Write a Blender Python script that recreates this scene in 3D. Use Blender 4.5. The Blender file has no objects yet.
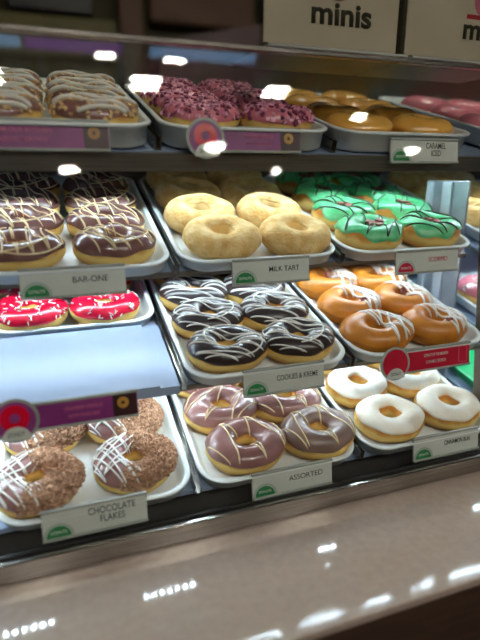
import bpy, bmesh, math, random
from math import sin, cos, pi, radians, sqrt, atan2
from mathutils import Vector, Matrix, noise

scene = bpy.context.scene
COL = scene.collection
scene.view_settings.view_transform = 'Standard'
scene.view_settings.look = 'None'
scene.view_settings.gamma = 1.0
scene.view_settings.use_curve_mapping = False
scene.view_settings.exposure = 0.35

# ------------------------------------------------------------------ materials
def s2l(c):
    c = c / 255.0
    return c / 12.92 if c <= 0.04045 else ((c + 0.055) / 1.055) ** 2.4
def rgb(r, g, b): return (s2l(r), s2l(g), s2l(b), 1.0)

def mat(name, c1, c2=None, rough=0.5, metal=0.0, scale=40.0, bump=0.0, bscale=None, detail=3.0, spec=0.5,
        coat=0.0, sss=0.0, stretch=None, lo=0.35, hi=0.65):
    m = bpy.data.materials.new(name); m.use_nodes = True
    nt = m.node_tree; N = nt.nodes; L = nt.links
    p = N['Principled BSDF']
    p.inputs['Roughness'].default_value = rough
    p.inputs['Metallic'].default_value = metal
    p.inputs['Specular IOR Level'].default_value = spec
    p.inputs['Coat Weight'].default_value = coat
    p.inputs['Coat Roughness'].default_value = 0.15
    if sss:
        p.inputs['Subsurface Weight'].default_value = sss
        p.inputs['Subsurface Radius'].default_value = (0.006, 0.003, 0.0015)
        p.inputs['Subsurface Scale'].default_value = 1.0
    tc = N.new('ShaderNodeTexCoord'); mp = N.new('ShaderNodeMapping')
    L.new(tc.outputs['Object'], mp.inputs['Vector'])
    if stretch: mp.inputs['Scale'].default_value = stretch
    nz = N.new('ShaderNodeTexNoise'); nz.inputs['Scale'].default_value = scale; nz.inputs['Detail'].default_value = detail
    L.new(mp.outputs[0], nz.inputs['Vector'])
    r = N.new('ShaderNodeValToRGB'); r.color_ramp.elements[0].position = lo; r.color_ramp.elements[1].position = hi
    r.color_ramp.elements[0].color = c1; r.color_ramp.elements[1].color = c2 or c1
    L.new(nz.outputs['Fac'], r.inputs['Fac']); L.new(r.outputs['Color'], p.inputs['Base Color'])
    if bump:
        nb = N.new('ShaderNodeTexNoise'); nb.inputs['Scale'].default_value = bscale or scale; nb.inputs['Detail'].default_value = 4
        L.new(mp.outputs[0], nb.inputs['Vector'])
        b = N.new('ShaderNodeBump'); b.inputs['Strength'].default_value = bump; b.inputs['Distance'].default_value = 0.002
        L.new(nb.outputs['Fac'], b.inputs['Height']); L.new(b.outputs[0], p.inputs['Normal'])
    return m

def dough_mat(name, under, band, top=None):
    """fried dough: browned underside, pale proof line round the middle (the thing's own colour)"""
    m = bpy.data.materials.new(name); m.use_nodes = True
    nt = m.node_tree; N = nt.nodes; L = nt.links
    p = N['Principled BSDF']; p.inputs['Roughness'].default_value = 0.6
    p.inputs['Specular IOR Level'].default_value = 0.25
    tc = N.new('ShaderNodeTexCoord'); sp = N.new('ShaderNodeSeparateXYZ'); L.new(tc.outputs['Object'], sp.inputs[0])
    nz = N.new('ShaderNodeTexNoise'); nz.inputs['Scale'].default_value = 60; L.new(tc.outputs['Object'], nz.inputs['Vector'])
    ad = N.new('ShaderNodeMath'); ad.operation = 'MULTIPLY_ADD'; ad.inputs[1].default_value = 0.014
    L.new(nz.outputs['Fac'], ad.inputs[0]); L.new(sp.outputs['Z'], ad.inputs[2])
    mr = N.new('ShaderNodeMapRange'); mr.inputs['From Min'].default_value = 0.006; mr.inputs['From Max'].default_value = 0.046
    L.new(ad.outputs[0], mr.inputs['Value'])
    r = N.new('ShaderNodeValToRGB'); e = r.color_ramp.elements
    e[0].position = 0.12; e[0].color = under; e[1].position = 0.38; e[1].color = band
    a = e.new(0.5); a.color = band; b = e.new(0.68); b.color = top or under
    L.new(mr.outputs[0], r.inputs['Fac']); L.new(r.outputs['Color'], p.inputs['Base Color'])
    bp = N.new('ShaderNodeBump'); bp.inputs['Strength'].default_value = 0.25; bp.inputs['Distance'].default_value = 0.002
    n2 = N.new('ShaderNodeTexNoise'); n2.inputs['Scale'].default_value = 220; L.new(tc.outputs['Object'], n2.inputs['Vector'])
    L.new(n2.outputs['Fac'], bp.inputs['Height']); L.new(bp.outputs[0], p.inputs['Normal'])
    return m

def emit(name, c, s):
    m = bpy.data.materials.new(name); m.use_nodes = True; N = m.node_tree.nodes; L = m.node_tree.links
    N.remove(N['Principled BSDF']); e = N.new('ShaderNodeEmission')
    e.inputs['Strength'].default_value = s
    nz = N.new('ShaderNodeTexNoise'); nz.inputs['Scale'].default_value = 3
    mx = N.new('ShaderNodeMixRGB'); mx.inputs['Color1'].default_value = c
    mx.inputs['Color2'].default_value = tuple(x * 0.9 for x in c[:3]) + (1,)
    L.new(nz.outputs['Fac'], mx.inputs['Fac']); L.new(mx.outputs[0], e.inputs['Color'])
    L.new(e.outputs[0], N['Material Output'].inputs['Surface'])
    return m

def glass_mat(name, tint, base, gain, rough=0.0):
    """thin pane: clear with a Schlick mirror share"""
    m = bpy.data.materials.new(name); m.use_nodes = True; N = m.node_tree.nodes; L = m.node_tree.links
    N.remove(N['Principled BSDF'])
    t = N.new('ShaderNodeBsdfTransparent'); t.inputs['Color'].default_value = tint
    g = N.new('ShaderNodeBsdfGlossy'); g.inputs['Roughness'].default_value = rough
    lw = N.new('ShaderNodeLayerWeight'); lw.inputs['Blend'].default_value = 0.5
    pw = N.new('ShaderNodeMath'); pw.operation = 'POWER'; pw.inputs[1].default_value = 4.0
    L.new(lw.outputs['Facing'], pw.inputs[0])
    ma = N.new('ShaderNodeMath'); ma.operation = 'MULTIPLY_ADD'; ma.inputs[1].default_value = gain; ma.inputs[2].default_value = base
    L.new(pw.outputs[0], ma.inputs[0])
    mx = N.new('ShaderNodeMixShader'); L.new(ma.outputs[0], mx.inputs['Fac'])
    L.new(t.outputs[0], mx.inputs[1]); L.new(g.outputs[0], mx.inputs[2])
    L.new(mx.outputs[0], N['Material Output'].inputs['Surface'])
    return m

M = {}
M['tray'] = mat('white_tray_plastic', rgb(222, 226, 226), rgb(232, 236, 236), rough=0.32, scale=8)
M['green_tray'] = mat('green_tray_rim', rgb(20, 140, 80), rgb(30, 155, 92), rough=0.35, scale=8)
M['shelf'] = mat('shelf_sheet', rgb(150, 164, 190), rgb(158, 172, 198), rough=0.35, scale=5, metal=0.15)
M['steel'] = mat('brushed_steel', rgb(150, 145, 138), rgb(172, 168, 160), rough=0.22, metal=0.95, scale=30, stretch=(0.4, 12, 12))
M['ribsteel'] = mat('bright_rib_steel', rgb(214, 222, 232), rgb(224, 230, 238), rough=0.4, metal=0.6, scale=30)  # pale tone paints the plate's bright reflections onto the ribs
M['bronze'] = mat('bronze_upright', rgb(84, 70, 58), rgb(96, 80, 66), rough=0.5, scale=30)
M['plate'] = mat('shiny_partition_steel', rgb(170, 178, 188), rgb(190, 196, 204), rough=0.5, metal=0.9, scale=30)
M['lip'] = mat('shelf_lip_steel', rgb(128, 122, 114), rgb(145, 138, 128), rough=0.35, metal=0.8, scale=30, stretch=(0.4, 12, 12))
M['rail_dark'] = mat('dark_gasket', rgb(40, 38, 38), rgb(55, 52, 50), rough=0.5, scale=20)
M['deck'] = mat('deck_steel', rgb(150, 146, 140), rgb(176, 172, 166), rough=0.25, metal=0.9, scale=12)
M['counter'] = mat('beige_counter_stone', rgb(147, 133, 121), rgb(154, 140, 127), rough=0.07, scale=90, detail=6)
M['brown'] = mat('counter_front_laminate', rgb(48, 34, 24), rgb(60, 42, 30), rough=0.5, scale=14, stretch=(1, 1, 8))
M['floor'] = mat('dark_floor', rgb(70, 52, 38), rgb(92, 68, 48), rough=0.35, scale=3)
M['ceil'] = mat('ceiling_paint', rgb(60, 52, 45), rgb(68, 60, 52), rough=0.9, scale=3)
M['wall'] = mat('rear_wall', rgb(52, 48, 26), rgb(60, 55, 30), rough=0.8, scale=2)
M['frontwall'] = mat('front_wall', rgb(70, 60, 50), rgb(80, 70, 60), rough=0.9, scale=2)
M['black'] = mat('black_panel', rgb(16, 16, 15), rgb(24, 23, 20), rough=0.5, scale=6)
M['maroon'] = mat('maroon_enamel', rgb(48, 22, 18), rgb(58, 28, 22), rough=0.5, scale=5)
M['olive'] = mat('olive_tile', rgb(88, 84, 38), rgb(98, 92, 44), rough=0.6, scale=8)
M['tan'] = mat('tan_panel', rgb(84, 62, 46), rgb(94, 70, 52), rough=0.7, scale=6)
M['backdoor'] = mat('case_back_panel', rgb(52, 46, 42), rgb(66, 56, 50), rough=0.5, scale=4)
M['card'] = mat('label_card', rgb(196, 198, 190), rgb(206, 208, 200), rough=0.5, scale=20)
M['holder'] = mat('label_holder', rgb(150, 152, 146), rgb(166, 168, 160), rough=0.25, scale=20)
M['ink'] = mat('dark_ink', rgb(34, 36, 34), rough=0.7)
M['redink'] = mat('red_ink', rgb(196, 30, 48), rough=0.6)
M['greenprint'] = mat('green_print', rgb(22, 118, 62), rgb(30, 128, 70), rough=0.5)
M['greyprint'] = mat('grey_print', rgb(160, 168, 160), rough=0.5)
M['redprint'] = mat('red_print', rgb(186, 20, 50), rgb(196, 26, 56), rough=0.4)
M['purple'] = mat('purple_print', rgb(128, 44, 112), rgb(146, 58, 128), rough=0.4, scale=20)
M['dkprint'] = mat('dark_brown_print', rgb(52, 24, 30), rgb(66, 34, 34), rough=0.4, scale=20)
M['goldprint'] = mat('gold_print', rgb(190, 140, 60), rgb(160, 105, 40), rough=0.4, scale=60)
M['whiteprint'] = mat('white_print', rgb(226, 222, 216), rough=0.5)
M['pinkprint'] = mat('pink_print', rgb(216, 110, 140), rough=0.5)
M['signcard'] = mat('cream_sign_card', rgb(214, 196, 174), rgb(222, 204, 182), rough=0.6, scale=10)
M['signink'] = mat('olive_black_ink', rgb(58, 54, 34), rough=0.6)
M['glass'] = glass_mat('case_front_glass', (0.96, 0.98, 0.97, 1), 0.025, 0.6)
M['topglass'] = glass_mat('case_top_glass', (0.86, 0.9, 0.88, 1), 0.03, 0.10, 0.3)
M['acrylic'] = glass_mat('clear_acrylic', (0.88, 0.9, 0.88, 1), 0.08, 0.9, 0.05)
M['led'] = emit('led_diode', (0.70, 0.87, 1.0, 1), 215)
M['lamp'] = emit('ceiling_tube_light', (1.0, 0.92, 0.82, 1), 300)
M['bluelight'] = emit('blue_light_panel', (0.25, 0.5, 0.85, 1), 4.5)
M['purplelight'] = emit('purple_light_panel', (0.25, 0.05, 0.50, 1), 3.5)
# donuts
M['dough'] = dough_mat('golden_dough', rgb(196, 128, 52), rgb(236, 200, 120))
M['dough_milk'] = dough_mat('cinnamon_dusted_dough', rgb(222, 176, 106), rgb(238, 202, 140), rgb(236, 198, 134))
M['dough_cin'] = dough_mat('brown_dough', rgb(176, 104, 32), rgb(206, 138, 54), rgb(196, 120, 38))
M['choc'] = mat('milk_chocolate_icing', rgb(126, 82, 76), rgb(148, 104, 98), rough=0.28, scale=30, coat=0.3)
M['choc2'] = mat('dull_chocolate_icing', rgb(112, 84, 72), rgb(136, 108, 98), rough=0.35, scale=30, coat=0.2)
M['choc_dark'] = mat('dark_chocolate_icing', rgb(40, 28, 28), rgb(56, 40, 38), rough=0.3, scale=30, coat=0.3)
M['choc_bar'] = mat('bar_chocolate_icing', rgb(98, 62, 58), rgb(128, 88, 84), rough=0.22, scale=30, coat=0.4)
M['crumb'] = mat('chocolate_flake_crumb', rgb(130, 92, 68), rgb(190, 146, 116), rough=0.9, scale=170, bump=1.0, bscale=300)
M['cream'] = mat('cream_drizzle', rgb(226, 198, 150), rgb(234, 208, 164), rough=0.4)
M['white'] = mat('white_drizzle', rgb(222, 214, 206), rgb(230, 224, 216), rough=0.4)
M['sugar'] = mat('white_sugar_icing', rgb(232, 214, 190), rgb(246, 238, 226), rough=0.55, scale=45, bump=0.3, bscale=250)
M['red'] = mat('red_icing', rgb(206, 8, 44), rgb(222, 14, 54), rough=0.25, scale=20, coat=0.4)
M['milk'] = mat('cinnamon_dust', rgb(226, 178, 106), rgb(246, 214, 152), rough=0.85, scale=70, bump=0.8, bscale=260)
M['caramel'] = mat('caramel_icing', rgb(234, 168, 74), rgb(244, 186, 96), rough=0.22, scale=20, coat=0.5)
M['orange'] = mat('orange_brown_glaze', rgb(180, 104, 24), rgb(206, 130, 42), rough=0.4, scale=45, coat=0.1)
M['green'] = mat('mint_green_icing', rgb(70, 182, 112), rgb(124, 214, 156), rough=0.3, scale=40, coat=0.2)
M['greenstripe'] = mat('dark_drizzle', rgb(52, 50, 40), rough=0.4)
M['chocpiece'] = mat('rosy_chocolate_piece', rgb(128, 60, 56), rgb(160, 96, 84), rough=0.5, scale=150)
M['nuts'] = mat('chopped_nut', rgb(200, 156, 100), rgb(236, 204, 156), rough=0.7, scale=120)
M['pinkchip'] = mat('pink_sugar_chip', rgb(206, 120, 150), rgb(240, 180, 200), rough=0.5, scale=160)
M['mauvechip'] = mat('mauve_sugar_chip', rgb(116, 48, 76), rgb(150, 76, 104), rough=0.5, scale=160)
M['pink'] = mat('pink_icing', rgb(206, 104, 122), rgb(224, 134, 146), rough=0.3, scale=50, coat=0.3)

# ------------------------------------------------------------------ helpers
def obj(name, bm, m, parent=None, smooth=False, mats=None):
    me = bpy.data.meshes.new(name)
    bm.to_mesh(me); bm.free()
    for x in (mats or [m]): me.materials.append(x)
    if smooth:
        for p in me.polygons: p.use_smooth = True
    o = bpy.data.objects.new(name, me); COL.objects.link(o)
    if parent: o.parent = parent
    return o
def tag(o, label, cat, group=None, kind=None):
    if label: o['label'] = label
    if cat: o['category'] = cat
    if group: o['group'] = group
    if kind: o['kind'] = kind
    return o
def struct(o): o['kind'] = 'structure'; return o
def empty(name, loc=(0, 0, 0), rot=(0, 0, 0)):
    o = bpy.data.objects.new(name, None); COL.objects.link(o)
    o.location = loc; o.rotation_euler = rot; o.empty_display_size = 0.02
    return o
def box(bm, x0, x1, y0, y1, z0, z1, mi=0, bev=0.0):
    vs = [bm.verts.new(p) for p in ((x0,y0,z0),(x1,y0,z0),(x1,y1,z0),(x0,y1,z0),(x0,y0,z1),(x1,y0,z1),(x1,y1,z1),(x0,y1,z1))]
    fs = [bm.faces.new([vs[i] for i in f]) for f in ((0,3,2,1),(4,5,6,7),(0,1,5,4),(1,2,6,5),(2,3,7,6),(3,0,4,7))]
    for f in fs: f.material_index = mi
    if bev:
        es = list({e for f in fs for e in f.edges})
        r = bmesh.ops.bevel(bm, geom=es, offset=bev, segments=2, affect='EDGES', profile=0.5)
        for f in r['faces']: f.material_index = mi
    return vs
def bx(*a, **k):
    bm = bmesh.new(); box(bm, *a, **k); return bm
def tube(bm, pts, r, n=6):
    rings = []
    for i, p in enumerate(pts):
        a = pts[max(0, i - 1)]; b = pts[min(len(pts) - 1, i + 1)]
        t = (b - a)
        if t.length < 1e-9: t = Vector((1, 0, 0))
        t.normalize()
        up = Vector((0, 0, 1)) if abs(t.z) < 0.9 else Vector((1, 0, 0))
        u = t.cross(up).normalized(); v = u.cross(t)
        rr = r * (0.55 if i in (0, len(pts) - 1) else 1)
        rings.append([bm.verts.new(p + (u * cos(2*pi*k/n) + v * sin(2*pi*k/n)) * rr) for k in range(n)])
    for a, b in zip(rings, rings[1:]):
        for k in range(n): bm.faces.new((a[k], a[(k+1) % n], b[(k+1) % n], b[k]))
    bm.faces.new(rings[0][::-1]); bm.faces.new(rings[-1])
def text(name, s, m, parent, width, height, loc, rot=(pi/2, 0, 0), depth=0.0004, bold=0.004):
    """lettering fitted to width x height, centred on loc"""
    cu = bpy.data.curves.new('t', 'FONT'); cu.body = s; cu.align_x = 'CENTER'; cu.align_y = 'CENTER'
    cu.size = 1.0; cu.extrude = 0.0; cu.offset = bold; cu.space_line = 0.9
    to = bpy.data.objects.new('t', cu); COL.objects.link(to)
    dg = bpy.context.evaluated_depsgraph_get(); dg.update()
    me = bpy.data.meshes.new_from_object(to.evaluated_get(dg))
    bpy.data.objects.remove(to); bpy.data.curves.remove(cu)
    xs = [v.co.x for v in me.vertices]; ys = [v.co.y for v in me.vertices]
    cx, cy = (min(xs)+max(xs))/2, (min(ys)+max(ys))/2
    sx = width / (max(xs)-min(xs)); sy = height / (max(ys)-min(ys))
    bm = bmesh.new(); bm.from_mesh(me); bpy.data.meshes.remove(me)
    for v in bm.verts: v.co = Vector(((v.co.x-cx)*sx, (v.co.y-cy)*sy, 0))
    g = bmesh.ops.extrude_face_region(bm, geom=bm.faces[:])
    for v in [e for e in g['geom'] if isinstance(e, bmesh.types.BMVert)]: v.co.z += depth
    o = obj(name, bm, m, parent); o.location = loc; o.rotation_euler = rot
    return o
def disc(bm, cx, cz, r, y, dy, a0=0.0, a1=2*pi, n=40, r0=0.0, mi=0):
    """disc / ring / half disc standing in the xz plane, facing -y, thickness dy"""
    full = abs(a1 - a0 - 2*pi) < 1e-6
    m = n if full else n + 1
    A = [a0 + (a1-a0)*k/n for k in range(m)]
    P = [(cx + r*cos(a), cz + r*sin(a)) for a in A]
    if r0 > 0: P2 = [(cx + r0*cos(a), cz + r0*sin(a)) for a in A]
    else: P2 = None
    def ring(pp, yy): return [bm.verts.new((x, yy, z)) for x, z in pp]
    of, ob = ring(P, y), ring(P, y + dy)
    cnt = m if full else m - 1
    fs = []
    for k in range(cnt): fs.append(bm.faces.new((of[k], ob[k], ob[(k+1) % m], of[(k+1) % m])))
    if P2:
        nf, nb = ring(P2, y), ring(P2, y + dy)
        for k in range(cnt):
            j = (k+1) % m
            fs += [bm.faces.new((of[k], of[j], nf[j], nf[k])), bm.faces.new((ob[k], nb[k], nb[j], ob[j])), bm.faces.new((nf[k], nf[j], nb[j], nb[k]))]
    else:
        fs.append(bm.faces.new(of)); fs.append(bm.faces.new(ob[::-1]))
        if not full: fs.append(bm.faces.new((of[0], of[-1], ob[-1], ob[0])))
    for f in fs: f.material_index = mi

# ------------------------------------------------------------------ layout
# four sloping shelves: front line (y, z) and tilt; X runs along the case, s up the slope, h off the shelf
LEVEL = {1: (0.558, 1.005, 14.1), 2: (0.588, 1.143, 14.5), 3: (0.647, 1.284, 16.0), 4: (0.664, 1.442, 15.5)}
TICKZ = {1: 1.028, 2: 1.166, 3: 1.308, 4: 1.463}
NAMES = {1: 'bottom shelf', 2: 'second shelf', 3: 'third shelf', 4: 'top shelf'}
def W(l, X, s, h=0.0):
    y, z, t = LEVEL[l]; t = radians(t)
    return Vector((X, y + s*cos(t) - h*sin(t), z + s*sin(t) + h*cos(t)))
DEPTH = 0.40
XL, XM, XM2, XR = -0.62, 0.499, 0.535, 1.30     # case left end, bay post, right end

# ------------------------------------------------------------------ setting
f_ = struct(obj('floor', bx(-4, 5, -6.5, 3.2, -0.1, 0.0), M['floor']))
struct(obj('ceiling', bx(-4, 5, -6.5, 3.2, 2.9, 3.0), M['ceil']))
struct(obj('wall_back', bx(-4, 5, 3.0, 3.2, 0, 2.9), M['wall']))
struct(obj('wall_front', bx(-4, 5, -6.5, -6.3, 0, 2.9), M['frontwall']))
struct(obj('wall_left', bx(-4.1, -4, -6.5, 3.2, 0, 2.9), M['frontwall']))
struct(obj('wall_right', bx(5, 5.1, -6.5, 3.2, 0, 2.9), M['frontwall']))

# things on the back wall
bm = bx(-1.6, -0.62, 2.93, 2.999, 1.2, 2.6, bev=0.01)
tag(obj('wall_panel', bm, M['black']), 'large black panel on the rear wall at the far left', 'panel')
bm = bx(-0.28, 0.12, 2.93, 2.999, 2.17, 2.6, bev=0.01)
tag(obj('wall_panel', bm, M['black']), 'black panel high on the rear wall above the olive strip', 'panel')
bm = bx(0.24, 0.36, 2.88, 2.999, 1.0, 2.6, bev=0.01)
tag(obj('wall_pillar', bm, M['tan']), 'tan brown pilaster on the rear wall left of the maroon oven', 'pillar')
oven = empty('oven', (0.62, 2.75, 1.0))
bm = bmesh.new()
prof = [(-0.25, 0.0)] + [(-0.25 + 0.12*(1-cos(a)), 0.86 + 0.16*sin(a)) for a in [k*pi/2/8 for k in range(9)]] + [(0.32, 1.12), (0.32, 0.0)]
a = [bm.verts.new((x, -0.2, z)) for x, z in prof]; b = [bm.verts.new((x, 0.2, z)) for x, z in prof]
bm.faces.new(a); bm.faces.new(b[::-1])
for k in range(len(prof)):
    j = (k+1) % len(prof); bm.faces.new((a[k], b[k], b[j], a[j]))
obj('body', bm, M['maroon'], oven)
obj('oven_door', bx(-0.17, 0.24, -0.22, -0.2, 0.35, 0.82, bev=0.006), M['black'], oven)
bm = bmesh.new(); tube(bm, [Vector((-0.15, -0.245, 0.78)), Vector((0.22, -0.245, 0.78))], 0.009)
for x in (-0.13, 0.2): tube(bm, [Vector((x, -0.245, 0.78)), Vector((x, -0.218, 0.78))], 0.007)
obj('handle', bm, M['steel'], oven)
tag(oven, 'dark maroon oven with a rounded top standing behind the case', 'oven')
bm = bx(0.40, 0.98, 2.90, 2.999, 2.16, 2.6, bev=0.02)
tag(obj('extractor_hood', bm, M['tan']), 'brown hood on the rear wall above the maroon oven', 'hood')
bm = bx(1.03, 1.40, 2.9, 2.999, 1.0, 2.6, bev=0.01)
tag(obj('wall_panel', bm, M['black']), 'tall black panel on the rear wall beside the signs', 'panel')
bm = bx(-0.62, 0.235, 2.94, 2.999, 1.98, 2.155, bev=0.004)
tag(obj('tile_strip', bm, M['olive']), 'long olive green strip on the rear wall left of the tan pilaster', 'wall strip')
bm = bx(0.99, 1.02, 2.94, 2.999, 1.0, 2.15, bev=0.004)
tag(obj('tile_strip', bm, M['olive']), 'narrow olive green strip between oven and tall black panel', 'wall strip')
o = empty('back_counter', (0, 2.6, 0))
obj('cabinet_body', bx(-1.8, 2.4, -0.1, 0.36, 0, 0.955), M['brown'], o)
obj('worktop', bx(-1.82, 2.42, -0.13, 0.37, 0.955, 0.995, bev=0.004), M['steel'], o)
tag(o, 'long dark work counter against the rear wall under the maroon oven', 'counter')

# ------------------------------------------------------------------ counter and case
CZ = 0.968
o = empty('service_counter', (0, 0.4, 0))
obj('countertop', bx(-1.3, 1.9, -0.053, 0.75, CZ-0.010, CZ, bev=0.002), M['counter'], o)
obj('counter_body', bx(-1.29, 1.89, -0.049, 0.74, 0.0, CZ-0.0102), M['brown'], o)
tag(o, 'polished beige stone counter in front of the glass donut case', 'counter')

case = empty('display_case', (0, 0.53, CZ))
def cobj(name, bm, m, label=None):
    o = obj(name, bm, m, case); o.matrix_parent_inverse = Matrix.Translation(-Vector((0, 0.53, CZ)))
    if label: o['label'] = label
    return o
cobj('front_rail', bx(XL, XR, 0.516, 0.523, CZ+0.0005, CZ+0.027, bev=0.0015), M['steel'])
bm = bmesh.new(); box(bm, XL, XR, 0.5235, 0.5255, CZ+0.004, CZ+0.020); box(bm, XL, XR, 0.5355, 0.541, CZ+0.004, CZ+0.022, bev=0.001)
cobj('glass_channel', bm, M['rail_dark'])
cobj('deck', bx(XL, XR, 0.5415, 1.10, CZ+0.0008, CZ+0.010), M['deck'])
cobj('back_panel', bx(XL, XR, 1.10, 1.12, CZ+0.0008, 1.556), M['backdoor'])
TOPZ = 1.558
cobj('top_pane', bx(XL, XR, 0.652, 1.12, TOPZ, TOPZ+0.008), M['topglass'], 'clear glass top pane')
cobj('top_front_trim', bx(XL, XR, 0.640, 0.651, TOPZ+0.0005, TOPZ+0.0065, bev=0.001), M['steel'])
# leaning front pane
gy0, gz0, gy1, gz1 = 0.530, CZ+0.006, 0.6445, TOPZ-0.0005
bm = bmesh.new()
d = Vector((0, gy1-gy0, gz1-gz0)).normalized(); n = Vector((0, -d.z, d.y)) * 0.002
for x in (XL, XR):
    pass
vs = []
for x in (XL, XR):
    for (yy, zz) in ((gy0, gz0), (gy1, gz1)):
        for sgn in (1, -1): vs.append(bm.verts.new(Vector((x, yy, zz)) + n*sgn))
for f in ((0,1,3,2),(4,6,7,5),(0,2,6,4),(1,5,7,3),(0,4,5,1),(2,3,7,6)): bm.faces.new([vs[i] for i in f])
cobj('front_pane', bm, M['glass'], 'leaning clear front glass')
for x0, x1, lab in ((XL-0.02, XL, None), (XR, XR+0.02, None)):
    bm = bmesh.new()
    a = [bm.verts.new((x0, y, z)) for y, z in ((0.522, CZ+0.0005), (1.12, CZ+0.0005), (1.12, TOPZ+0.008), (0.645, TOPZ+0.008))]
    b = [bm.verts.new((x1, y, z)) for y, z in ((0.522, CZ+0.0005), (1.12, CZ+0.0005), (1.12, TOPZ+0.008), (0.645, TOPZ+0.008))]
    bm.faces.new(a); bm.faces.new(b[::-1])
    for k in range(4): bm.faces.new((a[k], b[k], b[(k+1) % 4], a[(k+1) % 4]))
    cobj('side_panel', bm, M['steel'])
tag(case, 'long glass fronted stainless steel display case holding the donut trays', 'display case')

def post(name, x0, x1, y, dy, m, label, lean=0.0):
    bm = bmesh.new()
    z0, z1 = CZ+0.0108, TOPZ-0.0008
    for (xa, xb) in ((x0, x1),):
        vs = box(bm, xa, xb, y, y+dy, z0, z1)
        for v in vs:
            if v.co.z > (z0+z1)/2: v.co.y += lean
    return tag(obj(name, bm, m), label, 'post', 'uprights between the two bays of the case')
post('shelf_upright', XM+0.002, XM+0.020, 0.575, 0.02, M['bronze'], 'brownish front steel upright right of the green donut tray', lean=0.072)
post('shelf_upright', XM+0.006, XM+0.030, 1.066, 0.03, M['steel'], 'shiny steel upright at the rear edge of the shelves')
pl_ = obj('partition_plate', bx(0.5265, 0.531, 0.70, 0.805, CZ+0.0108, 1.40, bev=0.001), M['plate'])
for ya, yb in ((0.735, 0.758), (0.785, 0.800)):  # ribs added to give the reflected bright bands on the plate
    obj('rib', bx(0.5215, 0.5264, ya, yb, CZ+0.012, 1.398, bev=0.001), M['ribsteel'], pl_)
tag(pl_, 'shiny bluish steel plate between the bays, right of the green donuts', 'plate')

# shelves
def lbox(bm, l, x0, x1, s0, s1, h0, h1, mi=0):
    vs = box(bm, x0, x1, s0, s1, h0, h1, mi)
    for v in vs: v.co = W(l, v.co.x, v.co.y, v.co.z)
for l in (1, 2, 3, 4):
    for bay, (x0, x1) in enumerate(((XL+0.001, XM if l < 4 else XM2), (XM2+0.001, XR-0.001))):  # top shelf widened over the gap to block green bounce from below
        root = empty('shelf', W(l, (x0+x1)/2, 0, 0))
        inv = Matrix.Translation(-root.location)
        bm = bmesh.new(); lbox(bm, l, x0, x1, -0.004 if l == 4 else 0.012, DEPTH+0.01, -0.005, -0.0015)
        a = obj('shelf_sheet', bm, M['shelf'], root); a.matrix_parent_inverse = inv
        bm = bmesh.new()
        if l == 4: lbox(bm, l, x0, x1, -0.012, -0.0045, -0.024, -0.002)
        else: lbox(bm, l, x0, x1, 0.009, 0.0118, -0.009, -0.0015)
        a = obj('front_lip', bm, M['lip'] if l > 1 else M['shelf'], root); a.matrix_parent_inverse = inv
        if l > 1:
            s0 = 0.130 if l == 2 else 0.085  # second shelf's rear run is added to light the trays, clear of counter reflection
            runs = [(x0+0.01, x1-0.01, s0)]
            if l == 2: runs += [(-0.46, -0.19, 0.026), (-0.072, 0.020, 0.026), (0.225, 0.275, 0.026)] if bay == 0 else [(0.56, 0.68, 0.026)]  # front run cut into short modules to shape its broken counter reflection
            for xa, xb, sa in runs:
                bm = bmesh.new(); lbox(bm, l, xa, xb, sa, sa+0.012, -0.0105, -0.0062)
                a = obj('led_strip', bm, M['holder'], root); a.matrix_parent_inverse = inv
                bm = bmesh.new(); nL = int((xb-xa-0.004)/0.012)
                for k in range(nL):
                    xx = xa + 0.006 + k*0.012
                    lbox(bm, l, xx, xx+0.005, sa+0.004, sa+0.008, -0.0120, -0.0106)
                b = obj('led_diodes', bm, M['led'], root); b.matrix_parent_inverse = inv; b['kind'] = 'stuff'
            bm = bmesh.new(); fl = -0.016 if l == 2 else -0.026 if l == 3 else -0.030
            lbox(bm, l, x0+0.01, x1-0.01, s0+0.0135, s0+0.0150, fl, -0.0062)
            a = obj('led_shield', bm, M['lip'], root); a.matrix_parent_inverse = inv  # unseen flange added behind the diodes to keep the shelf backs dark
        nm = 'left bay' if bay == 0 else 'right bay'
        tag(root, f"sloping blue grey {NAMES[l]} of the case, {nm}", 'shelf', 'sloping shelves of the display case')

def divider(l, x):
    bm = bmesh.new()
    lbox(bm, l, x-0.0042, x+0.0042, 0.0, DEPTH, -0.0010, 0.0012)
    lbox(bm, l, x-0.0040, x-0.0026, 0.0, DEPTH, 0.0012, 0.015)
    lbox(bm, l, x+0.0026, x+0.0040, 0.0, DEPTH, 0.0012, 0.015)
    return obj('tray_divider', bm, M['steel'])
XOFF = {1: 0.005, 2: -0.002, 3: 0.006, 4: -0.008}
divname = {-1: 'left of the leftmost visible tray', 0: 'between the left and middle trays', 1: 'between the middle and right trays'}
for l in (1, 2, 3, 4):
    for i in (0, 1):
        tag(divider(l, XOFF[l] + 0.25*i), f"slim steel channel {divname[i]} on the {NAMES[l]}", 'tray divider', 'steel channels between trays')

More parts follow.
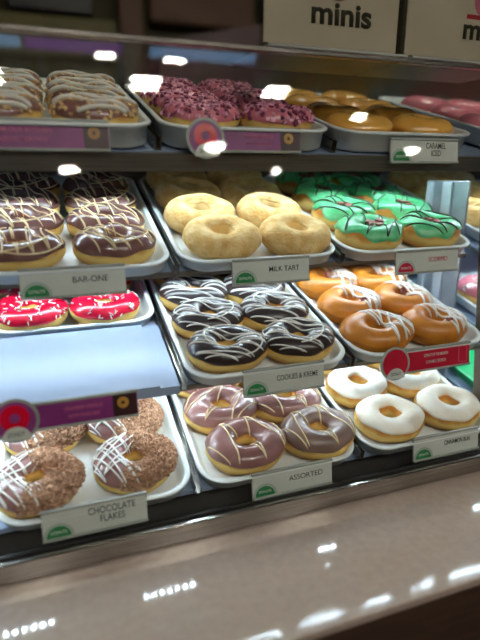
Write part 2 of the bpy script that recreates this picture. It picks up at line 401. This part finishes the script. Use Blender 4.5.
# ------------------------------------------------------------------ trays
def rrect(hw, y0, y1, r, n=8):
    pts = []
    for cx, cy, a0 in ((hw-r, y1-r, 0), (-hw+r, y1-r, pi/2), (-hw+r, y0+r, pi), (hw-r, y0+r, 3*pi/2)):
        for k in range(n+1):
            a = a0 + pi/2*k/n; pts.append((cx + r*cos(a), cy + r*sin(a)))
    return pts
def tray_mesh(width, length, depth, rimdepth=0.0):
    bm = bmesh.new()
    hw = width/2
    # (inset, z, radius)
    prof = [(0.012, 0.0, 0.030), (0.005, 0.004, 0.036), (0.0035, depth-0.004, 0.038), (0.0, depth-0.004, 0.040), (-0.0005, depth-0.001, 0.040), (0.0005, depth, 0.040),
            (0.0055, depth, 0.036), (0.0075, depth-0.002, 0.034), (0.0105, 0.0065, 0.030), (0.017, 0.003, 0.026)]
    rings = []
    for ins, z, r in prof:
        rings.append([bm.verts.new((x, y, z)) for x, y in rrect(hw-ins, ins, length-ins, r)])
    n = len(rings[0])
    for a, b in zip(rings, rings[1:]):
        for k in range(n): bm.faces.new((a[k], a[(k+1) % n], b[(k+1) % n], b[k]))
    bm.faces.new(rings[0][::-1]); bm.faces.new(rings[-1])
    return bm
def tray(l, x0, w, s0, length, label, m='tray', depth=0.021, yaw=0.0):
    bm = tray_mesh(w, length, depth)
    bmesh.ops.recalc_face_normals(bm, faces=bm.faces[:])
    o = obj('donut_tray', bm, M[m], smooth=True)
    for p in o.data.polygons:
        if len(p.vertices) > 4: p.use_smooth = False
    o.location = W(l, x0 + w/2, s0, 0.0); o.rotation_euler = (radians(LEVEL[l][2]), 0, 0)
    return tag(o, label, 'tray', 'donut trays on the shelves')

# ------------------------------------------------------------------ donuts
R0, r0, rz = 0.0325, 0.0205, 0.0185      # ring radius, tube radius, half thickness
class Shape:
    def __init__(s, seed, sy=0.86, hole=True):
        s.seed = seed; s.sy = sy; s.hole = hole
        rnd = random.Random(seed); s.o = Vector((rnd.random()*50, rnd.random()*50, rnd.random()*50))
        s.R, s.r = (R0, r0) if hole == True else (0.025, 0.028)
    def warp(s, p):
        n = noise.noise_vector(p*22 + s.o) * 0.0028
        q = p + n
        return Vector((q.x, q.y*s.sy, max(q.z, 0.0) if p.z > 0 else 0.0))
    def pt(s, th, ph, off=0.0, lump=0.0):
        rr = s.r + off; hz = rz + off
        c = cos(ph); rho = s.R + rr*c; z = rz + hz*sin(ph)
        if rho < 0: rho = 0
        return s.warp(Vector((rho*cos(th), rho*sin(th), max(z, 0.0))))
    def top(s, x, y, off=0.0):
        """point on the upper surface over (x, y), or None over the hole"""
        rho = sqrt(x*x + y*y); t = (rho - s.R)/(s.r + off)
        if abs(t) > 0.93: return None
        z = rz + (rz + off)*sqrt(1 - t*t)
        return s.warp(Vector((x, y, z)))

def ring_mesh(S, off, ph0, ph1, nt=44, np_=14, wave=0.0, jit=0.0, jseed=0, th0=0.0, th1=2*pi, closed_ph=False):
    bm = bmesh.new(); rnd = random.Random(jseed); full = abs(th1-th0-2*pi) < 1e-6
    m = nt if full else nt+1; rows = []
    for i in range(m):
        th = th0 + (th1-th0)*i/nt
        w = wave*(sin(3*th+jseed)+0.6*sin(7*th+2*jseed)) if wave else 0
        w2 = wave*(sin(4*th+1.3*jseed)) if wave else 0
        row = []
        cnt = np_ if closed_ph else np_+1
        for k in range(cnt):
            ph = ph0 + w + (ph1 - w2 - ph0 - w)*k/np_
            edge = 0.0 if (not closed_ph and k in (0, np_)) or (not full and i in (0, m-1)) else 1.0
            o_ = off*edge + (-0.001 if edge == 0 else 0)
            j = jit*rnd.uniform(-0.3, 1) if edge else 0
            row.append(bm.verts.new(S.pt(th, ph, o_ + j)))
        rows.append(row)
    cnt = len(rows[0])
    for i in range(m if full else m-1):
        a, b = rows[i], rows[(i+1) % m]
        for k in range(cnt if closed_ph else cnt-1):
            j = (k+1) % cnt
            bm.faces.new((a[k], b[k], b[j], a[j]))
    bmesh.ops.remove_doubles(bm, verts=bm.verts[:], dist=1e-6)
    bmesh.ops.recalc_face_normals(bm, faces=bm.faces[:])
    return bm
def dough_bm(S): return ring_mesh(S, 0, 0, 2*pi, closed_ph=True, np_=20)
def icing_bm(S, off=0.0014, lo=0.12, hi=2.75, wave=0.07, seed=1, **k): return ring_mesh(S, off, lo, hi, wave=wave, jseed=seed, **k)

def drizzle_bm(S, lines, r=0.0013, off=0.0016, sec=None):
    bm = bmesh.new()
    for pts in lines:
        seg = []
        for x, y in pts:
            p = S.top(x, y, off)
            if p is None or (sec and not sec(x, y)):
                if len(seg) > 2: tube(bm, seg, r)
                seg = []
            else: seg.append(p)
        if len(seg) > 2: tube(bm, seg, r)
    return bm
def zig(rnd, ang, n, amp, wob, x0=-0.055, x1=0.055, step=0.0035):
    """one continuous zigzag laid across the ring; ang turns it"""
    pts = []; c, s_ = cos(ang), sin(ang)
    total = int(2*amp/step)*1
    for k in range(n):
        xa = x0 + (x1-x0)*k/n; xb = x0 + (x1-x0)*(k+1)/n; sg = 1 if k % 2 else -1
        bend = rnd.uniform(-wob, wob)
        for j in range(total):
            t = j/total
            px = xa + (xb-xa)*t + bend*sin(pi*t); py = sg*(-amp + 2*amp*t)
            pts.append((c*px - s_*py, s_*px + c*py))
    return pts
def arcs(rnd, n, spread=0.012):
    L = []
    for k in range(n):
        a = rnd.uniform(0, 2*pi); cx, cy = rnd.uniform(-spread, spread), rnd.uniform(-spread, spread); rr = rnd.uniform(0.025, 0.048)
        L.append([(cx + rr*cos(a + t*0.09), cy + rr*sin(a + t*0.09)) for t in range(int(rnd.uniform(20, 50)))])
    return L
def bits_bm(S, rnd, n, size, flat=0.6, sec=None, off=0.001, elong=1.0, nm=1):
    bm = bmesh.new(); made = 0; tries = 0
    while made < n and tries < n*6:
        tries += 1
        th = rnd.uniform(0, 2*pi); ph = rnd.uniform(0.25, 2.6)
        if sec and not sec(cos(th), sin(th)): continue
        p = S.pt(th, ph, off + size*0.15); made += 1
        q = S.pt(th, ph, off + 0.004); nrm = (q - p)
        if nrm.length < 1e-7: nrm = Vector((0, 0, 1))
        R = nrm.to_track_quat('Z', 'Y').to_matrix() @ Matrix.Rotation(rnd.uniform(0, 2*pi), 3, 'Z') @ Matrix.Rotation(rnd.uniform(-0.5, 0.5), 3, 'X')
        a, b, c = size*elong*rnd.uniform(0.7, 1.1), size*rnd.uniform(0.7, 1.0)/max(1, elong*0.7), size*flat*rnd.uniform(0.6, 1.0)
        if elong > 1.5: c = b
        vs = box(bm, -a/2, a/2, -b/2, b/2, -c/2, c/2, rnd.randrange(nm))
        for v in vs:
            v.co = p + R @ Vector((v.co.x*rnd.uniform(0.7, 1.15), v.co.y*rnd.uniform(0.7, 1.15), v.co.z))
    return bm

def build_donut(kind, seed, sy=0.86):
    rnd = random.Random(seed*31 + len(kind)); S = Shape(seed, sy, hole=(kind != 'caramel'))
    root = empty('donut')
    D = lambda m='dough': obj('dough', dough_bm(S), M[m], root, smooth=True)
    def part(name, bm, m, smooth=True, mats=None):
        o = obj(name, bm, m, root, smooth=smooth, mats=mats)
        if name in ('sprinkles', 'nut_pieces', 'sugar_chips', 'chocolate_crumbs'): o['kind'] = 'stuff'
        return o
    if kind == 'flake':
        D(); part('icing', icing_bm(S, 0.0012, seed=seed), M['choc'])
        part('chocolate_crumbs', ring_mesh(S, 0.0022, 0.0, 2.7, nt=70, np_=30, jit=0.0035, jseed=seed, th0=-2.1, th1=1.75, wave=0.05), M['crumb'], smooth=False)
        L_ = [zig(rnd, 0.5+rnd.uniform(-.2, .2), 9, 0.05, 0.004, -0.056, 0.002), zig(rnd, -0.7+rnd.uniform(-.2, .2), 6, 0.05, 0.004, -0.05, 0.0)]
        part('drizzle', drizzle_bm(S, L_, 0.0011, 0.0030, sec=lambda x, y: x < 0.004), M['white'])
    elif kind in ('assorted', 'assorted_dull'):
        D(); part('icing', icing_bm(S, seed=seed), M['choc' if kind == 'assorted' else 'choc2'])
        L_ = [zig(rnd, rnd.uniform(-.9, .9), 6, 0.05, 0.005)]
        part('drizzle', drizzle_bm(S, L_, 0.0010), M['cream'])
    elif kind == 'sugar':
        D(); part('icing', icing_bm(S, 0.0018, lo=0.4, hi=2.45, seed=seed), M['sugar'])
    elif kind == 'red':
        D(); part('icing', icing_bm(S, seed=seed), M['red'])
        part('sprinkles', bits_bm(S, rnd, 70, 0.0030, elong=2.2, off=0.0018), M['white'], smooth=False)
    elif kind == 'kreme':
        D(); part('icing', icing_bm(S, seed=seed), M['choc_dark'])
        L_ = [zig(rnd, rnd.uniform(.9, 1.5), 13, 0.05, 0.007)] + arcs(rnd, 2)
        part('drizzle', drizzle_bm(S, L_, 0.0011), M['white'])
    elif kind == 'cinnamon':
        D('dough_cin'); part('glaze', icing_bm(S, 0.0014, lo=-0.2, hi=2.6, seed=seed), M['orange'])
        L_ = [zig(rnd, 0.45, 7, 0.05, 0.005, 0.008, 0.050), zig(rnd, -0.1, 5, 0.05, 0.005, 0.010, 0.045)]
        part('drizzle', drizzle_bm(S, L_, 0.0017), M['white'])
        part('chocolate_piece', bits_bm(S, rnd, 1, 0.013, sec=lambda x, y: x > 0.2, off=0.0), M['chocpiece'], smooth=False)
    elif kind == 'bar':
        D(); part('icing', icing_bm(S, seed=seed), M['choc_bar'])
        L_ = [zig(rnd, rnd.uniform(.1, .5), 12, 0.05, 0.007)] + arcs(rnd, 2)
        part('drizzle', drizzle_bm(S, L_, 0.0010), M['cream'])
    elif kind == 'milk':
        D('dough_milk'); part('cinnamon_coating', icing_bm(S, 0.0010, lo=-0.3, hi=2.5, seed=seed, jit=0.0007, nt=60, np_=24), M['milk'])
    elif kind == 'mint':
        D(); part('icing', icing_bm(S, 0.0022, lo=0.35, wave=0.30, jit=0.0012, seed=seed), M['green'])
        L_ = [zig(rnd, rnd.uniform(-.8, .8), 7, 0.05, 0.014)]
        part('drizzle', drizzle_bm(S, L_, 0.0010, 0.0034), M['greenstripe'])
        bm = bmesh.new()
        for k in range(7):
            a, b = rnd.uniform(-0.016, 0.016), rnd.uniform(-0.012, 0.012)
            vs = box(bm, -0.006, 0.006, -0.003, 0.003, -0.0015, 0.0015)
            Rm = Matrix.Rotation(rnd.uniform(0, 3), 3, 'Z') @ Matrix.Rotation(rnd.uniform(-0.4, 0.4), 3, 'X')
            for v in vs: v.co = Rm @ v.co + Vector((a, b*sy, 0.034 + 0.002*(k % 3)))
        part('chocolate_piece', bm, M['chocpiece'], smooth=False)
    elif kind == 'caramel':
        D('dough_cin'); part('icing', icing_bm(S, 0.0016, lo=0.0, hi=2.3, seed=seed), M['caramel'])
    elif kind == 'nutty':
        D(); part('icing', icing_bm(S, seed=seed), M['choc'])
        part('nut_pieces', bits_bm(S, rnd, 130, 0.0052, off=0.0015), M['nuts'], smooth=False)
        L_ = [zig(rnd, pi/2 + rnd.uniform(-.15, .15), 5, 0.05, 0.004)]
        part('drizzle', drizzle_bm(S, L_, 0.0032, 0.003), M['white'])
    elif kind == 'chips':
        D(); part('icing', icing_bm(S, seed=seed), M['pink'])
        part('sugar_chips', bits_bm(S, rnd, 230, 0.0062, flat=0.5, off=0.0012, nm=2), M['pinkchip'], smooth=False, mats=[M['pinkchip'], M['mauvechip']])
    elif kind == 'pink':
        D(); part('icing', icing_bm(S, 0.0018, seed=seed), M['pink'])
    elif kind == 'pinksprinkle':
        D(); part('icing', icing_bm(S, 0.0018, seed=seed), M['pink'])
        part('sprinkles', bits_bm(S, rnd, 60, 0.0034, elong=2.2, off=0.0018), M['white'], smooth=False)
    return root
PROTO = {}
def donut(kind, variant, sy, loc, rot, label, group, scale=1.0):
    key = (kind, variant, sy)
    if key not in PROTO:
        root = build_donut(kind, 3 + variant*7, sy); PROTO[key] = root
    else:
        src = PROTO[key]; root = src.copy(); COL.objects.link(root)
        for ch in src.children:
            c = ch.copy(); COL.objects.link(c); c.parent = root
            c.matrix_parent_inverse = Matrix.Identity(4)
    root.location = loc; root.rotation_euler = rot; root.scale = (scale,)*3
    return tag(root, label, 'donut', group)
ROWN = ['front row', 'second row', 'third row', 'fourth row', 'fifth row']
DESC = {
 'flake': 'donut with brown flakes and white drizzle', 'assorted': 'milk chocolate donut with cream drizzle', 'assorted_dull': 'dull brown chocolate donut with cream drizzle',
 'sugar': 'white iced ring donut', 'red': 'red iced donut with white sprinkles', 'kreme': 'dark chocolate donut with white drizzle',
 'cinnamon': 'orange brown donut with white stripes', 'bar': 'chocolate donut with fine cream drizzle', 'milk': 'plain sandy dusted ring donut',
 'mint': 'mint green iced donut with dark drizzle', 'caramel': 'smooth caramel glazed donut', 'nutty': 'nutty donut with thick white stripes',
 'chips': 'donut covered in pink sugar chips', 'pink': 'pink iced donut', 'pinksprinkle': 'pink donut with white sprinkles'}
def fill(l, kind, pts, where, group, sy=0.86, h=0.0035, jig=3.0, tilt=0.0, scale=1.0, dull=()):
    """pts: list of (X, s, row, side)"""
    rnd = random.Random(l*100 + len(kind)*7 + int(abs(pts[0][0])*1000))
    for i, (X, s, row, side) in enumerate(pts):
        k = kind
        if i in dull: k = 'assorted_dull'
        v = (i*2 + row) % 3
        a = rnd.uniform(-jig, jig)
        lab = f"{DESC[k]}, {ROWN[row]} {side}, {where}"
        donut(k, v, sy, W(l, X, s - 0.009, h), (radians(LEVEL[l][2]) + radians(tilt), 0, radians(a*2)), lab, group, scale)
def grid(xs, ss, jit=0.002, seed=0, off=None):
    rnd = random.Random(seed); P = []
    for r, s in enumerate(ss):
        for c, x in enumerate(xs):
            side = 'left' if c == 0 else ('right' if c == len(xs)-1 else 'centre')
            P.append((x + rnd.uniform(-jit, jit) + (off[r] if off else 0), s + rnd.uniform(-jit, jit), r, side))
    return P
TW = 0.240
def T(l, i): return XOFF[l] + 0.25*i + 0.005
# bottom shelf
tray(1, T(1,-1), TW, -0.010, 0.39, 'white tray of brown flake donuts on the bottom shelf, left', depth=0.021)
fill(1, 'flake', [(-0.192, 0.058, 0, 'left'), (-0.070, 0.062, 0, 'right'), (-0.182, 0.152, 1, 'left'), (-0.072, 0.150, 1, 'right'), (-0.185, 0.245, 2, 'left'), (-0.070, 0.243, 2, 'right')],
     'CHOCOLATE FLAKES tray', 'brown flake donuts', sy=0.88, scale=1.03)
tray(1, T(1,0), TW, -0.010, 0.39, 'white tray of chocolate iced donuts above the ASSORTED label')
fill(1, 'assorted', [(0.087, 0.054, 0, 'left'), (0.201, 0.054, 0, 'right'), (0.075, 0.138, 1, 'left'), (0.184, 0.137, 1, 'right'), (0.072, 0.220, 2, 'left'), (0.180, 0.219, 2, 'right')],
     'ASSORTED tray', 'assorted chocolate donuts', sy=0.78, dull=(1,), scale=1.12)
tray(1, T(1,1), TW, -0.010, 0.39, 'white tray of white iced donuts on the bottom shelf, right')
fill(1, 'sugar', [(0.330, 0.056, 0, 'left'), (0.444, 0.058, 0, 'right'), (0.320, 0.143, 1, 'left'), (0.430, 0.145, 1, 'right'), (0.322, 0.230, 2, 'left'), (0.430, 0.232, 2, 'right')],
     'CINNAMON tray', 'white iced donuts', sy=0.82, scale=1.06)
tray(1, XM2+0.012, TW, -0.010, 0.39, 'green tray just visible at the right edge, bottom shelf', m='green_tray')
# second shelf
bm = bmesh.new(); lbox(bm, 2, -0.33, -0.034, -0.006, 0.145, 0.0, 0.0165); lbox(bm, 2, -0.034, -0.009, -0.006, 0.145, 0.0, 0.013)
tag(obj('blanking_panel', bm, M['shelf']), 'empty blue grey panel in front of the short red donut tray', 'panel')
tray(2, T(2,-1), TW, 0.150, 0.24, 'short white tray of red donuts set back on the second shelf')
fill(2, 'red', [(-0.188, 0.208, 0, 'left'), (-0.080, 0.208, 0, 'right'), (-0.188, 0.300, 1, 'left'), (-0.080, 0.300, 1, 'right')],
     'red donut tray', 'red iced donuts', sy=0.84)
tray(2, T(2,0), TW, -0.010, 0.39, 'white tray of dark donuts above the COOKIES & KREME label')
fill(2, 'kreme', grid((0.072, 0.178), (0.056, 0.140, 0.224, 0.308), seed=4, off=[0, -.004, -.008, -.006]), 'COOKIES & KREME tray', 'dark chocolate donuts', sy=0.76, scale=1.07)
tray(2, T(2,1), TW, -0.010, 0.39, 'white tray of orange brown donuts above the round red label')
fill(2, 'cinnamon', grid((0.312, 0.418), (0.052, 0.138, 0.224, 0.308), seed=5), 'red label tray', 'orange brown striped donuts', sy=0.78, scale=1.07)
tray(2, XM2+0.012, TW, -0.010, 0.39, 'white tray of pink donuts at right edge, second shelf')
fill(2, 'pinksprinkle', grid((XM2+0.070, XM2+0.178), (0.056, 0.145), seed=6), 'right bay second shelf', 'pink sprinkled donuts in the right bay', sy=0.84)
# third shelf
tray(3, T(3,-1), TW, -0.010, 0.39, 'white tray of drizzled chocolate donuts above the BAR-ONE label')
fill(3, 'bar', grid((-0.184, -0.068), (0.060, 0.140, 0.222, 0.304), seed=7), 'BAR-ONE tray', 'drizzled chocolate donuts', sy=0.76, scale=1.04)
tray(3, T(3,0), TW, -0.010, 0.39, 'white tray of plain sandy donuts above the MILK TART label')
fill(3, 'milk', grid((0.082, 0.196), (0.062, 0.158, 0.254, 0.345), seed=8, off=[0.004, -.004, -.002, 0]), 'MILK TART tray', 'plain sandy donuts', sy=0.86, scale=1.05, tilt=7, h=0.007)
tray(3, T(3,1), TW, -0.010, 0.39, 'white tray of mint green donuts on the third shelf')
fill(3, 'mint', grid((0.330, 0.446), (0.060, 0.145, 0.230, 0.315), seed=9), 'third shelf green tray', 'mint green donuts', sy=0.78, scale=1.07)
tray(3, XM2+0.012, TW, 0.0, 0.39, 'white tray of sandy donuts in the right bay, third shelf')
fill(3, 'milk', grid((XM2+0.070, XM2+0.178), (0.145, 0.24, 0.335), seed=10), 'right bay third shelf', 'sandy donuts in the right bay', sy=0.86)
# top shelf
tray(4, T(4,-1), TW, -0.010, 0.39, 'white tray of nutty striped donuts on the top shelf', depth=0.031)
fill(4, 'nutty', grid((-0.194, -0.080), (0.056, 0.136, 0.216, 0.296, 0.355), seed=11, off=[0]*5)[:8], 'top shelf left tray', 'nutty striped donuts', sy=0.76, h=0.010)
tray(4, T(4,0), TW, -0.010, 0.39, 'white tray of pink chip donuts on the top shelf', depth=0.031)
fill(4, 'chips', grid((0.060, 0.170), (0.056, 0.136, 0.216, 0.296), seed=12), 'top shelf middle tray', 'pink chip donuts', sy=0.76, h=0.012)
tray(4, T(4,1), TW, -0.010, 0.39, 'white tray of caramel donuts on the top shelf', depth=0.031)
fill(4, 'caramel', grid((0.308, 0.420), (0.058, 0.142, 0.226, 0.310), seed=13), 'top shelf caramel tray', 'caramel glazed donuts', sy=0.80, h=0.006)
tray(4, XM2+0.004, TW, 0.0, 0.39, 'white tray of pink iced donuts on the top shelf, right bay', depth=0.031)
fill(4, 'pink', grid((XM2+0.062, XM2+0.172), (0.100, 0.19, 0.28, 0.345)[:3], seed=14), 'top shelf right bay', 'pink iced donuts', sy=0.84, h=0.006)

# ------------------------------------------------------------------ price / name tickets
def ticket(l, xc, words, colour, label, w=0.122, h=0.037, kind='white', dz=0.0, dy=0.0, disc_r=0.0, mark=True, text_w=None, text_x=0.012, lines=1):
    y, z, t = LEVEL[l]
    top = TICKZ[l] + dz
    loc = Vector((xc, y - 0.0185 + dy, top - h))
    root = empty('shelf_ticket', loc, (radians(-8), 0, 0))
    # local: x across, y depth (front is -y), z up
    bm = bmesh.new()
    box(bm, -w/2, w/2, 0.0006, 0.0030, 0, h, bev=0.0006)
    obj('holder', bm, M['holder'], root)
    bm = bmesh.new(); box(bm, -w/2, w/2, -0.0022, 0.0005, h-0.0035, h, bev=0.0006); box(bm, -w/2, w/2, -0.0022, 0.0005, 0, 0.003, bev=0.0006)
    obj('holder_rail', bm, M['holder'], root)
    cm = {'white': 'card', 'purple': 'purple', 'red': 'redprint'}[kind]
    obj('card', bx(-w/2+0.001, w/2-0.001, -0.0002, 0.0005, 0.0031, h-0.0036), M[cm], root)
    yf = -0.0004
    if kind == 'white':
        em = 'greenprint' if colour == 'green' else 'redprint'
        cx, cz = -w/2 + 0.0185, 0.0036
        bm = bmesh.new(); disc(bm, cx, cz, 0.0175, yf+0.0001, 0.0001, 0, pi, r0=0.0150)
        obj('emblem_ring', bm, M['greyprint'], root)
        bm = bmesh.new(); disc(bm, cx, cz, 0.0142, yf, 0.0002, 0, pi)
        e = obj('emblem', bm, M[em], root)
        text('emblem_lettering', 'DONUTS', M['whiteprint'], e, 0.018, 0.0036, (cx, yf-0.0001, cz+0.0062), depth=0.0001)
        th = h*0.20 if lines == 1 else h*0.52
        tw = text_w or w*0.4
        text('lettering', words, M['ink'] if colour == 'green' else M['redink'], root, tw, th, (text_x + w*0.06, yf-0.0001, h*0.56), depth=0.0001)
    else:
        for k, (ww, zz) in enumerate(words):
            text('lettering', ww, M['whiteprint'] if kind == 'red' else M['pinkprint'], root, w*(0.36 if k == 0 else 0.30), h*0.13, (-w*0.03, yf-0.0001, h*zz), depth=0.0001)
        if kind == 'purple':
            obj('picture', bx(w/2-0.030, w/2-0.002, yf, yf+0.0002, 0.0032, h-0.0037), M['dkprint'], root)
            bm = bmesh.new(); disc(bm, w/2-0.018, h*0.58, 0.007, yf-0.0002, 0.0002, r0=0.0022)
            obj('picture_donut', bm, M['goldprint'], root)
        else:
            bm = bmesh.new()
            for a, b, c, d_ in ((0, 0.001, 0, 1), (0.015, 0.016, 0, 1), (0, 0.016, 0, 0.04), (0, 0.016, 0.96, 1)):
                box(bm, w/2-0.022+a, w/2-0.022+b, yf, yf+0.0002, h*0.15+c*h*0.7, h*0.15+d_*h*0.7)
            obj('picture', bm, M['pinkprint'], root)
    if disc_r:
        cx = -w/2 - disc_r*0.72; cz = h*0.50
        d_ = bmesh.new(); disc(d_, cx, cz, disc_r, -0.0040, 0.0015)
        D = obj('badge', d_, M['greyprint'] if kind == 'red' else M['holder'], root)
        b = bmesh.new(); disc(b, cx, cz, disc_r*0.86, -0.0044, 0.0003)
        obj('badge_print', b, M['redprint'] if kind == 'red' else M['purple'], D)
        b = bmesh.new(); disc(b, cx, cz+disc_r*0.12, disc_r*0.60, -0.0047, 0.0002, r0=disc_r*0.22)
        obj('badge_donut', b, M['red'] if kind != 'red' else M['redprint'], D)
        b = bmesh.new(); disc(b, cx, cz-disc_r*0.88, disc_r*0.62, -0.0050, 0.0002, 0, pi)
        obj('badge_emblem', b, M['card'], D)
        text('badge_lettering', 'DONUT', M['ink'], D, disc_r*0.7, disc_r*0.2, (cx, -0.0052, cz-disc_r*0.6), depth=0.0001)
    return tag(root, label, 'label', 'name tickets along the shelf fronts')
ticket(1, -0.126, 'CHOCOLATE\nFLAKES', 'green', 'white ticket reading CHOCOLATE FLAKES with green half disc', h=0.039, lines=2, w=0.124, text_w=0.056, dz=0.006)
ticket(1, 0.137, 'ASSORTED', 'green', 'white ticket reading ASSORTED with green half disc', h=0.038, w=0.122, text_w=0.052, dz=-0.001)
ticket(1, 0.398, 'CINNAMON BUN', 'green', 'white ticket below the white iced donuts, bottom right', h=0.038, w=0.124, dz=0.003)
ticket(2, -0.124, (('STRAWBERRY SPRINKLES', 0.62), ('NOW AVAILABLE', 0.35)), '', 'purple ticket with round badge on the empty front of second shelf', w=0.120, h=0.034, kind='purple', disc_r=0.026, dz=-0.005, dy=-0.002)
ticket(2, 0.134, 'COOKIES & KREME', 'green', 'grey white ticket reading COOKIES & KREME', h=0.038, w=0.120, text_w=0.062, dz=-0.001)
ticket(2, 0.388, (('DONUT OF THE MONTH', 0.64), ('CARAMEL CRUNCH', 0.36)), '', 'red ticket with round red badge on the second shelf', w=0.122, h=0.037, kind='red', disc_r=0.025, dz=-0.002)
ticket(3, -0.124, 'BAR-ONE', 'green', 'grey white ticket reading BAR-ONE with green half disc', h=0.038, w=0.124, text_w=0.042, dz=-0.002)
ticket(3, 0.137, 'MILK TART', 'green', 'grey white ticket reading MILK TART', h=0.036, w=0.116, text_w=0.046, dz=-0.006)
ticket(3, 0.400, 'SCORPIO', 'red', 'white ticket with red lettering under the green donuts', h=0.037, w=0.118, text_w=0.036, dz=-0.007)
ticket(4, -0.160, (('FROM OUR KITCHEN', 0.64), ('HAZELNUT CRUNCH', 0.36)), '', 'purple ticket with dark picture under nutty donuts, top left', w=0.184, h=0.036, kind='purple', dz=0.011)
ticket(4, 0.125, (('STRAWBERRY SPRINKLES', 0.64), ('NOW AVAILABLE', 0.36)), '', 'purple ticket with round badge under pink chip donuts', w=0.116, h=0.032, kind='purple', disc_r=0.025, dz=0.008)
ticket(4, 0.388, 'CARAMEL\nICED', 'green', 'small grey white ticket under the caramel donuts', h=0.036, w=0.122, dz=0.000, text_w=0.036, lines=2)

# ------------------------------------------------------------------ signs on top of the case
def minis(x0, x1, label, pink):
    y = 0.672; z0 = TOPZ + 0.0088
    xc = (x0+x1)/2; w = x1-x0
    root = empty('counter_sign', (xc, y, z0))
    H = 0.16
    obj('card', bx(-w/2+0.004, w/2-0.004, 0.0, 0.002, 0.010, H-0.004), M['signcard'], root)
    bm = bmesh.new()
    box(bm, -w/2, w/2, -0.004, -0.002, 0.001, H, bev=0.0005)
    box(bm, -w/2, w/2, 0.004, 0.006, 0.001, H, bev=0.0005)
    a = obj('acrylic_holder', bm, M['acrylic'], root)
    obj('foot', bx(-w/2, w/2, -0.026, 0.12, 0.0, 0.0035, bev=0.001), M['holder'], root)
    text('lettering', 'minis', M['signink'], root, 0.092, 0.027, (0.012 + (0.0 if not pink else 0.03), -0.0004, 0.050), depth=0.0002, bold=0.03)
    b = bmesh.new(); disc(b, 0.005 + (0.03 if pink else 0), 0.090, 0.024, -0.0006, 0.0004, r0=0.009)
    obj('picture_donut', b, M['pinkprint'] if pink else M['choc'], root)
    if pink:
        obj('picture_box', bx(0.0, 0.05, -0.0003, -0.0001, 0.064, 0.070), M['redprint'], root)
    tag(root, label, 'sign', 'minis signs on the case')
minis(0.133, 0.343, 'cream minis sign with brown donut picture standing on the glass top', False)
minis(0.350, 0.565, 'cream minis sign with pink donut picture at the right edge', True)

# ------------------------------------------------------------------ lamps
FIX = ((0.42, -1.65, 1.0), (1.27, -1.67, 0.9), (2.07, -1.93, 0.6), (-0.03, -2.94, 0.8), (1.08, -2.48, 0.8), (1.79, -2.96, 0.45), (2.97, -2.49, 0.7), (-0.45, -1.66, 1.0),
       (0.25, 0.95, 0.8), (1.1, 0.95, 0.8))  # rear pair added above the case to brighten the top shelf
def fixture(x, y, k, label):
    root = empty('ceiling_downlight', (x, y, 2.899))
    a, b = 0.095*k, 0.085*k
    bm = bmesh.new()
    box(bm, -a, a, -b, -b+0.01, -0.02, 0.0); box(bm, -a, a, b-0.01, b, -0.02, 0.0)
    box(bm, -a, -a+0.01, -b+0.01, b-0.01, -0.02, 0.0); box(bm, a-0.01, a, -b+0.01, b-0.01, -0.02, 0.0)
    obj('frame', bm, M['holder'], root)
    for yy in (-0.040*k, 0.040*k):
        bm = bmesh.new(); box(bm, -0.078*k, 0.078*k, yy-0.013*k, yy+0.013*k, -0.018, -0.002, bev=0.004*k)
        obj('tube_lamp', bm, M['lamp'], root)
    tag(root, label, 'ceiling light', 'square twin tube ceiling lights')
for x, y, k in FIX:
    fixture(x, y, k, 'square twin tube downlight in the ceiling of the shop')
root = empty('ceiling_light_box', (0.2, -1.31, 2.899))
obj('housing', bx(-1.0, 1.3, -0.11, 0.11, -0.03, 0.0), M['black'], root)
for (a, b, m, nm) in ((-0.90, -0.44, 'bluelight', 'blue_panel'), (-0.42, 0.05, 'purplelight', 'purple_panel'), (0.20, 0.80, 'bluelight', 'blue_panel')):
    obj(nm, bx(a, b, -0.05, 0.05, -0.034, -0.0301), M[m], root)
for a in (-0.035, 0.345):
    obj('spot_lamp', bx(a-0.05, a+0.05, -0.075, -0.055, -0.036, -0.0302, bev=0.002), M['lamp'], root)
tag(root, 'long black ceiling box with glowing blue and purple panels', 'light box')
def area(name, loc, rot, sx, sy, e, c):
    la = bpy.data.lights.new(name, 'AREA'); la.shape = 'RECTANGLE'; la.size = sx; la.size_y = sy; la.energy = e; la.color = c
    lo = bpy.data.objects.new(name, la); COL.objects.link(lo); lo.location = loc; lo.rotation_euler = rot
area('kitchen_light', (0.4, 2.2, 2.86), (0, 0, 0), 2.0, 0.3, 0.6, (1.0, 0.85, 0.6))  # dim warm area light behind the case, without a fixture

w = bpy.data.worlds.new('world'); scene.world = w; w.use_nodes = True
w.node_tree.nodes['Background'].inputs['Color'].default_value = (1.0, 0.9, 0.8, 1)
w.node_tree.nodes['Background'].inputs['Strength'].default_value = 0.05

# ------------------------------------------------------------------ camera
cam = bpy.data.cameras.new('camera'); co = bpy.data.objects.new('camera', cam); COL.objects.link(co)
cam.sensor_fit = 'VERTICAL'; cam.sensor_height = 36.0; cam.lens = 500/640*36
cam.clip_start = 0.02
co.location = (-0.132, 0.0, 1.415)
co.rotation_euler = (radians(90-16.5), 0, radians(-19.4))
cam.dof.use_dof = True; cam.dof.focus_distance = 0.74; cam.dof.aperture_fstop = 1.9
scene.camera = co
